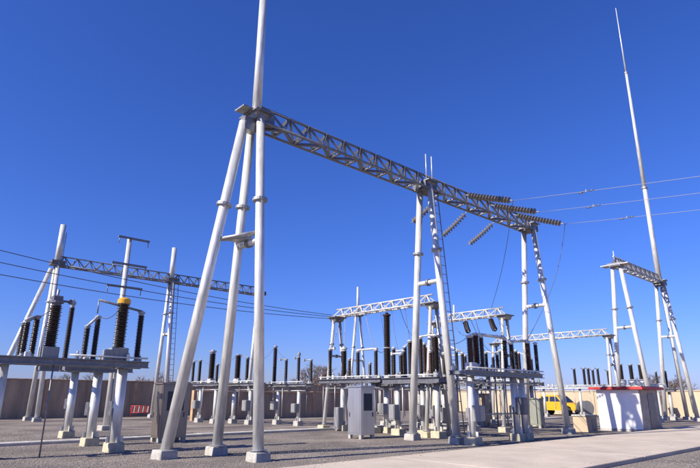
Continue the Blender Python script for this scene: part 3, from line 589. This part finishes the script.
# yellow truck, long axis across the yard, nose towards the road
tp_ = yard(38.9, -10.95); tr = thing('pickup_truck', 'yellow pickup truck parked by the tan wall', 'truck', tp_, ANG - math.pi / 2 - .12)
mb = MB()
side = [(-2.1, .42), (-1.75, .42), (-1.66, .70), (-1.38, .82), (-1.10, .70), (-1.0, .42), (.95, .42), (1.05, .70), (1.33, .82), (1.61, .70), (1.70, .42), (2.02, .45), (2.1, .62), (2.08, .88), (1.95, .98), (1.0, 1.06), (.88, 1.08), (-2.1, 1.06)]
mb.prism(side[::-1], -.84, .84); mb.obj('body', 'yellow', tr)
cab = [(-1.45, 1.06), (.95, 1.06), (.35, 1.62), (.1, 1.68), (-1.15, 1.68), (-1.35, 1.6)]
mb = MB(); n = len(cab); top = .70
mb.add([(a, -(.82 if b < 1.1 else top), b) for a, b in cab] + [(a, (.82 if b < 1.1 else top), b) for a, b in cab], [tuple(range(n - 1, -1, -1)), tuple(range(n, 2 * n))] + [(i, (i + 1) % n, n + (i + 1) % n, n + i) for i in range(n)])
cb = mb.obj('cab', 'yellow', tr)
def pane(pts, name='window'):
    MB().add(pts + [(p[0], p[1] - .012 * (1 if p[1] < 0 else -1), p[2]) for p in pts], [(0, 1, 2, 3), (7, 6, 5, 4), (0, 4, 5, 1), (1, 5, 6, 2), (2, 6, 7, 3), (3, 7, 4, 0)]).obj(name, 'glass', cb)
for sg in (-1, 1):
    yv = lambda z: sg * (.82 - (.12) * (z - 1.06) / .6 + .012)
    pane([(-.35, yv(1.14), 1.14), (.68, yv(1.14), 1.14), (.28, yv(1.55), 1.55), (-.35, yv(1.55), 1.55)])
    pane([(-1.28, yv(1.14), 1.14), (-.47, yv(1.14), 1.14), (-.47, yv(1.55), 1.55), (-1.18, yv(1.55), 1.55)])
MB().add([(.955, -.72, 1.10), (.955, .72, 1.10), (.42, .62, 1.59), (.42, -.62, 1.59)], [(0, 1, 2, 3)]).obj('windscreen', 'glass', cb)
for x in (-1.38, 1.33):
    for sg in (-1, 1):
        wl = MB().lathe([(.20, -.11), (.31, -.11), (.34, -.07), (.34, .07), (.31, .11), (.20, .11)], (x, sg * .76, .34), (0, 1, 0), 22, False).obj('wheel', 'rubber', tr)
        MB().lathe([(.03, -.09), (.2, -.085), (.2, .085), (.03, .09)], (x, sg * .76, .34), (0, 1, 0), 16, False).obj('rim', 'galv2', wl)
for sg in (-1, 1): MB().box((2.085, sg * .6, .80), (.05, .28, .14), 0, .01).obj('headlight', 'white', tr)
MB().box((2.12, 0, .5), (.1, 1.66, .16), 0, .02).obj('bumper', 'dark_steel', tr)
MB().box((-2.13, 0, .52), (.08, 1.6, .14), 0, .02).obj('bumper', 'dark_steel', tr)
# cable reel by the truck
rp = pz(586, 416.5); rl = thing('cable_reel', 'grey wooden cable reel standing right of the yellow truck', 'reel', (rp.x, rp.y, 0), .2)
for y in (-.3, .3): MB().lathe([(.08, -.025), (.62, -.025), (.62, .025), (.08, .025)], (0, y, .62), (0, 1, 0), 24, False).obj('flange', 'boxgrey', rl)
MB().lathe([(.3, -.29), (.4, -.27), (.4, .27), (.3, .29)], (0, 0, .62), (0, 1, 0), 20).obj('cable_coil', 'rubber', rl)
# red-white barriers
def barrier(label, P, yaw, L=1.5, h=.95):
    t = thing('safety_barrier', label, 'barrier', (P[0], P[1], 0), yaw, 'red and white safety barriers')
    for x in (-L / 2, L / 2): MB().tube((x, 0, 0), (x, 0, h), .025, n=8).obj('post', 'red', t)
    for z in (h - .02, h - .48): MB().tube((-L / 2, 0, z), (L / 2, 0, z), .022, n=8).obj('rail', 'red', t)
    n = 8
    for i in range(n):
        x = -L / 2 + L * (i + .5) / n; q = L / n
        MB().add([(x - q * .42, -.012, h - .46), (x + q * .15, -.012, h - .46), (x + q * .42, -.012, h - .04), (x - q * .15, -.012, h - .04)] + [(x - q * .42, .012, h - .46), (x + q * .15, .012, h - .46), (x + q * .42, .012, h - .04), (x - q * .15, .012, h - .04)],
                 [(0, 1, 2, 3), (7, 6, 5, 4), (0, 4, 5, 1), (1, 5, 6, 2), (2, 6, 7, 3), (3, 7, 4, 0)]).obj('slat', 'conc' if i % 2 else 'red', t)
barrier('red and white slatted safety barrier before the brown wall left of the large brown toned stainless cabinet', pz(139, 417.5), .15, 1.2, .8)
barrier('red and white slatted safety barrier behind the cable reel near the tan wall', pz(595, 415), -.6, 1.9, 1.15)

# ------------------------------------------------------------------ strain insulators and conductors
def disc_string(label, A, B, nd, r=.14, m='glassdisc', group='strain insulator strings', sag=0.0):
    A, B = Vector(A), Vector(B); L = (B - A).length; t = thing('strain_insulator', label, 'insulator', A, 0, group)
    D = B - A; d = D.normalized(); core = nd * .146; off = (L - core) / 2; f = lambda q: d * q - Vector((0, 0, 4 * sag * (q / L) * (1 - q / L)))
    for i in range(nd):
        q = off + .146 * (i + .5); ax = (f(q + .05) - f(q - .05)).normalized()
        k = ('disc', r)
        if k not in _cache: _cache[k] = MB().lathe([(.03, -.06), (.045, -.02), (r * .92, .012), (r, .024), (r * .85, .034), (.05, .04), (.035, .074)], n=14).mesh('disc')
        link('disc', _cache[k], m, t, orient(f(q), f(q) + ax))
    MB().tube((0, 0, 0), f(off + .03), .02, n=8).obj('link_plate', 'galv2', t); MB().tube(f(L - off - .04), f(L), .022, n=8).obj('clamp', 'galv2', t)
    return t
def catenary(A, B, sag, n=20):
    A, B = Vector(A), Vector(B)
    return [A.lerp(B, i / n) - Vector((0, 0, 4 * sag * (i / n) * (1 - i / n))) for i in range(n + 1)]
def wire(label, pts, r=.012, m='wire', cat='wire', group=None, name='conductor'):
    return tag(MB().path(pts, r).obj(name, m), label, cat, group)
def solve_dir(A, sgn, px, py):                     # end of a string leaving A across the beam so that it is seen at px,py
    lo, hi = 0.2, 14.0
    for _ in range(60):
        k = (lo + hi) / 2; P = A.xy + W * sgn * k; z = zat(P, py); x = pix((P.x, P.y, z))[0]
        if (x < px) == (sgn > 0): lo = k
        else: hi = k
    return Vector((P.x, P.y, z))
def beam_s(px, z):
    lo, hi = 0.0, 17.0
    for _ in range(50):
        m = (lo + hi) / 2
        if pix(yard(m, 0, z))[0] < px: lo = m
        else: hi = m
    return lo
NEAR = ['first', 'middle', 'last']
wlabel = ['next to the second column', 'midway along the second span', 'next to the third column']
ends_l, ends_r = [], []
for i, (px, e, e2, wy) in enumerate(((443, (411, 223), (513, 200.5), 173), (473, (441, 237), (540, 212), 190), (500, (468, 245), (565, 224), 207))):
    s = beam_s(px, H - .3)
    A_ = yard(s, -.3, H - .32); E = solve_dir(A_, -1, *e); A_ = A_ ; 
    disc_string('drooping dark insulator string on the yard side of the beam ' + wlabel[i], A_, E, max(8, int((E - A_).length / .165)), .14, sag=.05); ends_l.append(E)
    s2 = s + (1.2, .95, .75)[i]
    A2 = yard(s2, .3, H + .05); E2 = solve_dir(A2, 1, *e2)
    disc_string('dark insulator string pulled towards the road from the beam ' + wlabel[i], A2, E2, max(8, int((E2 - A2).length / .165)), .14, sag=.02); ends_r.append(E2)
    far = solve_dir(Vector((E2.x, E2.y, 0)), 1, 700, wy); d = (far - E2); far2 = E2 + d * 3.2 - Vector((0, 0, 0))
    wire('thin outgoing line wire from the insulator string ' + wlabel[i], catenary(E2, far2, .12, 24), .008, 'wire_pale', group='outgoing line wires')
    dp = E2 + d * (.45, .38, .5)[i]
    t = thing('vibration_damper', 'small dumbbell damper clipped under the outgoing wire ' + wlabel[i], 'damper', dp - Vector((0, 0, .07)), math.atan2(d.y, d.x), 'wire dampers')
    MB().tube((-.22, 0, 0), (.22, 0, 0), .012, n=6).obj('messenger', 'wire', t)
    for q in (-.2, .2): MB().tube((q - .07, 0, 0), (q + .07, 0, 0), .024, n=10).obj('weight', 'dark_steel', t)
    MB().box((0, 0, .035), (.04, .03, .09)).obj('clamp', 'dark_steel', t)
# droppers from the strings to the gear below
def sagdrop(A, B, out, n=14):
    A, B = Vector(A), Vector(B); return [A.lerp(B, i / n) + Vector(out) * math.sin(math.pi * i / n) for i in range(n + 1)]
wire('dropper wire hanging from the first road side string to the pale bus beam', sagdrop(ends_r[0], yard(15.4, -2.05, HB + .4), (.15, .1, 0)), .011, group='dropper wires')
wire('long dropper wire from the last road side string down to the breaker stand', sagdrop(ends_r[2], S4.wp(x6['k']) + Vector((0, 0, x6['z'])), (.35, .1, 0)), .011, group='dropper wires')
# black strain insulators under the second bus gantry
for (pa, pb, lab) in (((491, 320), (503, 329), 'black drooping strain insulator near the road end of the pale bus beam'), ((466, 322), (478, 331), 'black drooping strain insulator at the middle of the pale bus beam')):
    a_ = yard(15.4, 0, 0)
    lo, hi = -8.0, 0.0
    for _ in range(50):
        m_ = (lo + hi) / 2
        if pix(yard(15.4, m_, HB))[0] < pa[0]: lo = m_
        else: hi = m_
    A_ = yard(15.4, lo, HB + .02) - Vector((U.x * .1, U.y * .1, 0)); Bq = A_ + Vector((U.x * -1.3 + W.x * 1.15, U.y * -1.3 + W.y * 1.15, 0)); zq = zat(Bq, pb[1]); E = Vector((A_.x + (Bq.x - A_.x) * .8, A_.y + (Bq.y - A_.y) * .8, zq))
    disc_string(lab, A_, E, 8, .13, 'porcelain', 'black strain insulators', .12)
# three bus wires sagging in from the left
E0 = yard(10.15, -7.65, HB + .1)
for i, (y0, lab, q) in enumerate(((250, 'upper bus wire running in from the left to the low bus gantry', -.35), (262, 'middle bus wire running in from the left to the low bus gantry', 0.0), (274, 'lower bus wire running in from the left to the low bus gantry', .35))):
    P = yard(-8.5, -7.65 + (0, 1.0, 2.0)[i] * .0 - 1.0 + .0); lo, hi = -25.0, 9.0
    t_ = -8.1 + q * .6
    zz = (6.4, 6.1, 5.8)[i]
    for _ in range(60):
        m_ = (lo + hi) / 2
        if pix(yard(m_, t_, zz))[0] < 0: lo = m_
        else: hi = m_
    A_ = yard(lo, t_, 0); z = zat(A_, y0); S0 = yard(10.1, -7.65 + q, HB + .16 - .14 * i)
    a3d = Vector((A_.x, A_.y, z)); far = a3d + (a3d - S0) * .6; wire(lab, [far] + catenary(a3d, S0, .22, 24), .014, 'wire', group='bus wires')
    mid = catenary(a3d, S0, .22, 24)[(3, 5, 8)[i]]
# ------------------------------------------------------------------ bare trees beyond the walls
def bare_tree_mesh(seed, h):
    rn = random.Random(seed); tk = MB(); tw = MB()
    def grow(p, d, L, r, lev):
        q = p + d * L; (tk if lev < 2 else tw).tube(p, q, max(r, .014), max(r * .68, .010), 6 if lev < 2 else 3)
        if lev >= 5 or (lev == 4 and rn.random() < .12): return
        for i in range(3 if lev < 4 else 4):
            x, y, _ = basis(d); a = rn.uniform(0, 6.28); sp = rn.uniform(.25, .75)
            grow(p + d * L * rn.uniform(.55, 1), (d * math.cos(sp) + (x * math.cos(a) + y * math.sin(a)) * math.sin(sp) + Vector((0, 0, .12))).normalized(), L * rn.uniform(.62, .85), r * .6, lev + 1)
    grow(Vector((0, 0, -.2)), Vector((rn.uniform(-.05, .05), rn.uniform(-.05, .05), 1)).normalized(), h * .30, h * .022, 0)
    return tk.mesh('trunk'), tw.mesh('crown')
TREES = [bare_tree_mesh(s, 6.0) for s in (1, 2, 3)]
treespec = [(306, 80, .8), (317, 92, 1.2), (326, 94, 1.15), (334, 84, .95), (343, 90, 1.0), (70, 86, .7), (88, 90, .8), (108, 92, .75), (128, 88, .8), (668, 88, .6), (62, 92, .9), (80, 98, .75), (97, 90, .95), (118, 100, .8), (140, 84, 1.0), (152, 96, .95), (168, 90, .8), (305, 96, .95), (314, 84, 1.0), (322, 90, 1.15), (329, 82, 1.1), (338, 98, 1.0), (20, 96, .75), (38, 88, .7), (437, 100, 1.0), (655, 74, .85), (663, 80, 1.0), (671, 72, .8), (679, 84, .8), (648, 90, .9), (556, 96, .55), (604, 100, .5)]
for i, (px, d, sc) in enumerate(treespec):
    right = px > 500; mid = 200 < px < 500
    lab = 'bare leafless tree beyond the tan wall' if right else ('bare leafless tree beyond the low dark yard wall' if mid else 'bare leafless tree beyond the long brown wall')
    t = thing('bare_tree', lab, 'tree', (d * .82 * (px - 350) / 566.0, d * .82, 0), random.uniform(0, 6), 'bare trees beyond the walls'); sc *= .95
    t.scale = (sc * 1.2, sc * 1.2, sc)
    tk, tw = TREES[i % 3]; link('trunk', tk, 'bark', t); link('crown', tw, 'bark', t)

# ------------------------------------------------------------------ loose gravel stones near the camera
def gravel():
    N = 80000
    y = 9.5 + 16 * RNG.random(N) ** 1.7; x = (RNG.random(N) * 2 - 1) * y * .70
    s = (x - ORG.x) * U.x + (y - ORG.y) * U.y; t = (x - ORG.x) * W.x + (y - ORG.y) * W.y
    spill = RNG.random(N) < .10 * np.exp(-np.minimum(np.abs(t - 3.0), np.abs(t - 7.15)) / .18)
    zoff = np.where((t > 3.0) & (t < 7.15), .1, 0.0)
    keep = (~((t > 2.93) & (t < 7.23)) | (spill & (t > 3.05) & (t < 7.1))) & ~((t > -8.1) & (t < -7.1))
    x, y, zoff = x[keep], y[keep], zoff[keep]; N = len(x)
    base = np.array([(1, 0, 0), (0, 1, 0), (-1, 0, 0), (0, -1, 0), (0, 0, 1), (0, 0, -.6)], float)
    tri = np.array([(0, 1, 4), (1, 2, 4), (2, 3, 4), (3, 0, 4), (1, 0, 5), (2, 1, 5), (3, 2, 5), (0, 3, 5)])
    r = (.008 + .015 * RNG.random(N) ** 2)
    jit = 1 + .5 * (RNG.random((N, 6, 3)) - .5); a = RNG.random(N) * 6.28; v = base[None] * jit * r[:, None, None]; v[:, :, 2] *= .7
    vx = v[:, :, 0] * np.cos(a)[:, None] - v[:, :, 1] * np.sin(a)[:, None]; vy = v[:, :, 0] * np.sin(a)[:, None] + v[:, :, 1] * np.cos(a)[:, None]
    V = np.stack([vx + x[:, None], vy + y[:, None], v[:, :, 2] + .003 + zoff[:, None]], -1).reshape(-1, 3); F = (tri[None] + 6 * np.arange(N)[:, None, None]).reshape(-1)
    me = bpy.data.meshes.new('gravel'); me.vertices.add(len(V)); me.vertices.foreach_set('co', V.ravel()); me.loops.add(len(F)); me.loops.foreach_set('vertex_index', F.astype(np.int32))
    nf = len(F) // 3; me.polygons.add(nf); me.polygons.foreach_set('loop_start', np.arange(0, len(F), 3, dtype=np.int32)); me.polygons.foreach_set('loop_total', np.full(nf, 3, np.int32)); me.update(calc_edges=True); me.validate()
    o = link('gravel', me, 'stone'); o['kind'] = 'stuff'; o['label'] = 'loose grey gravel stones scattered over the yard'; o['category'] = 'gravel'
gravel()
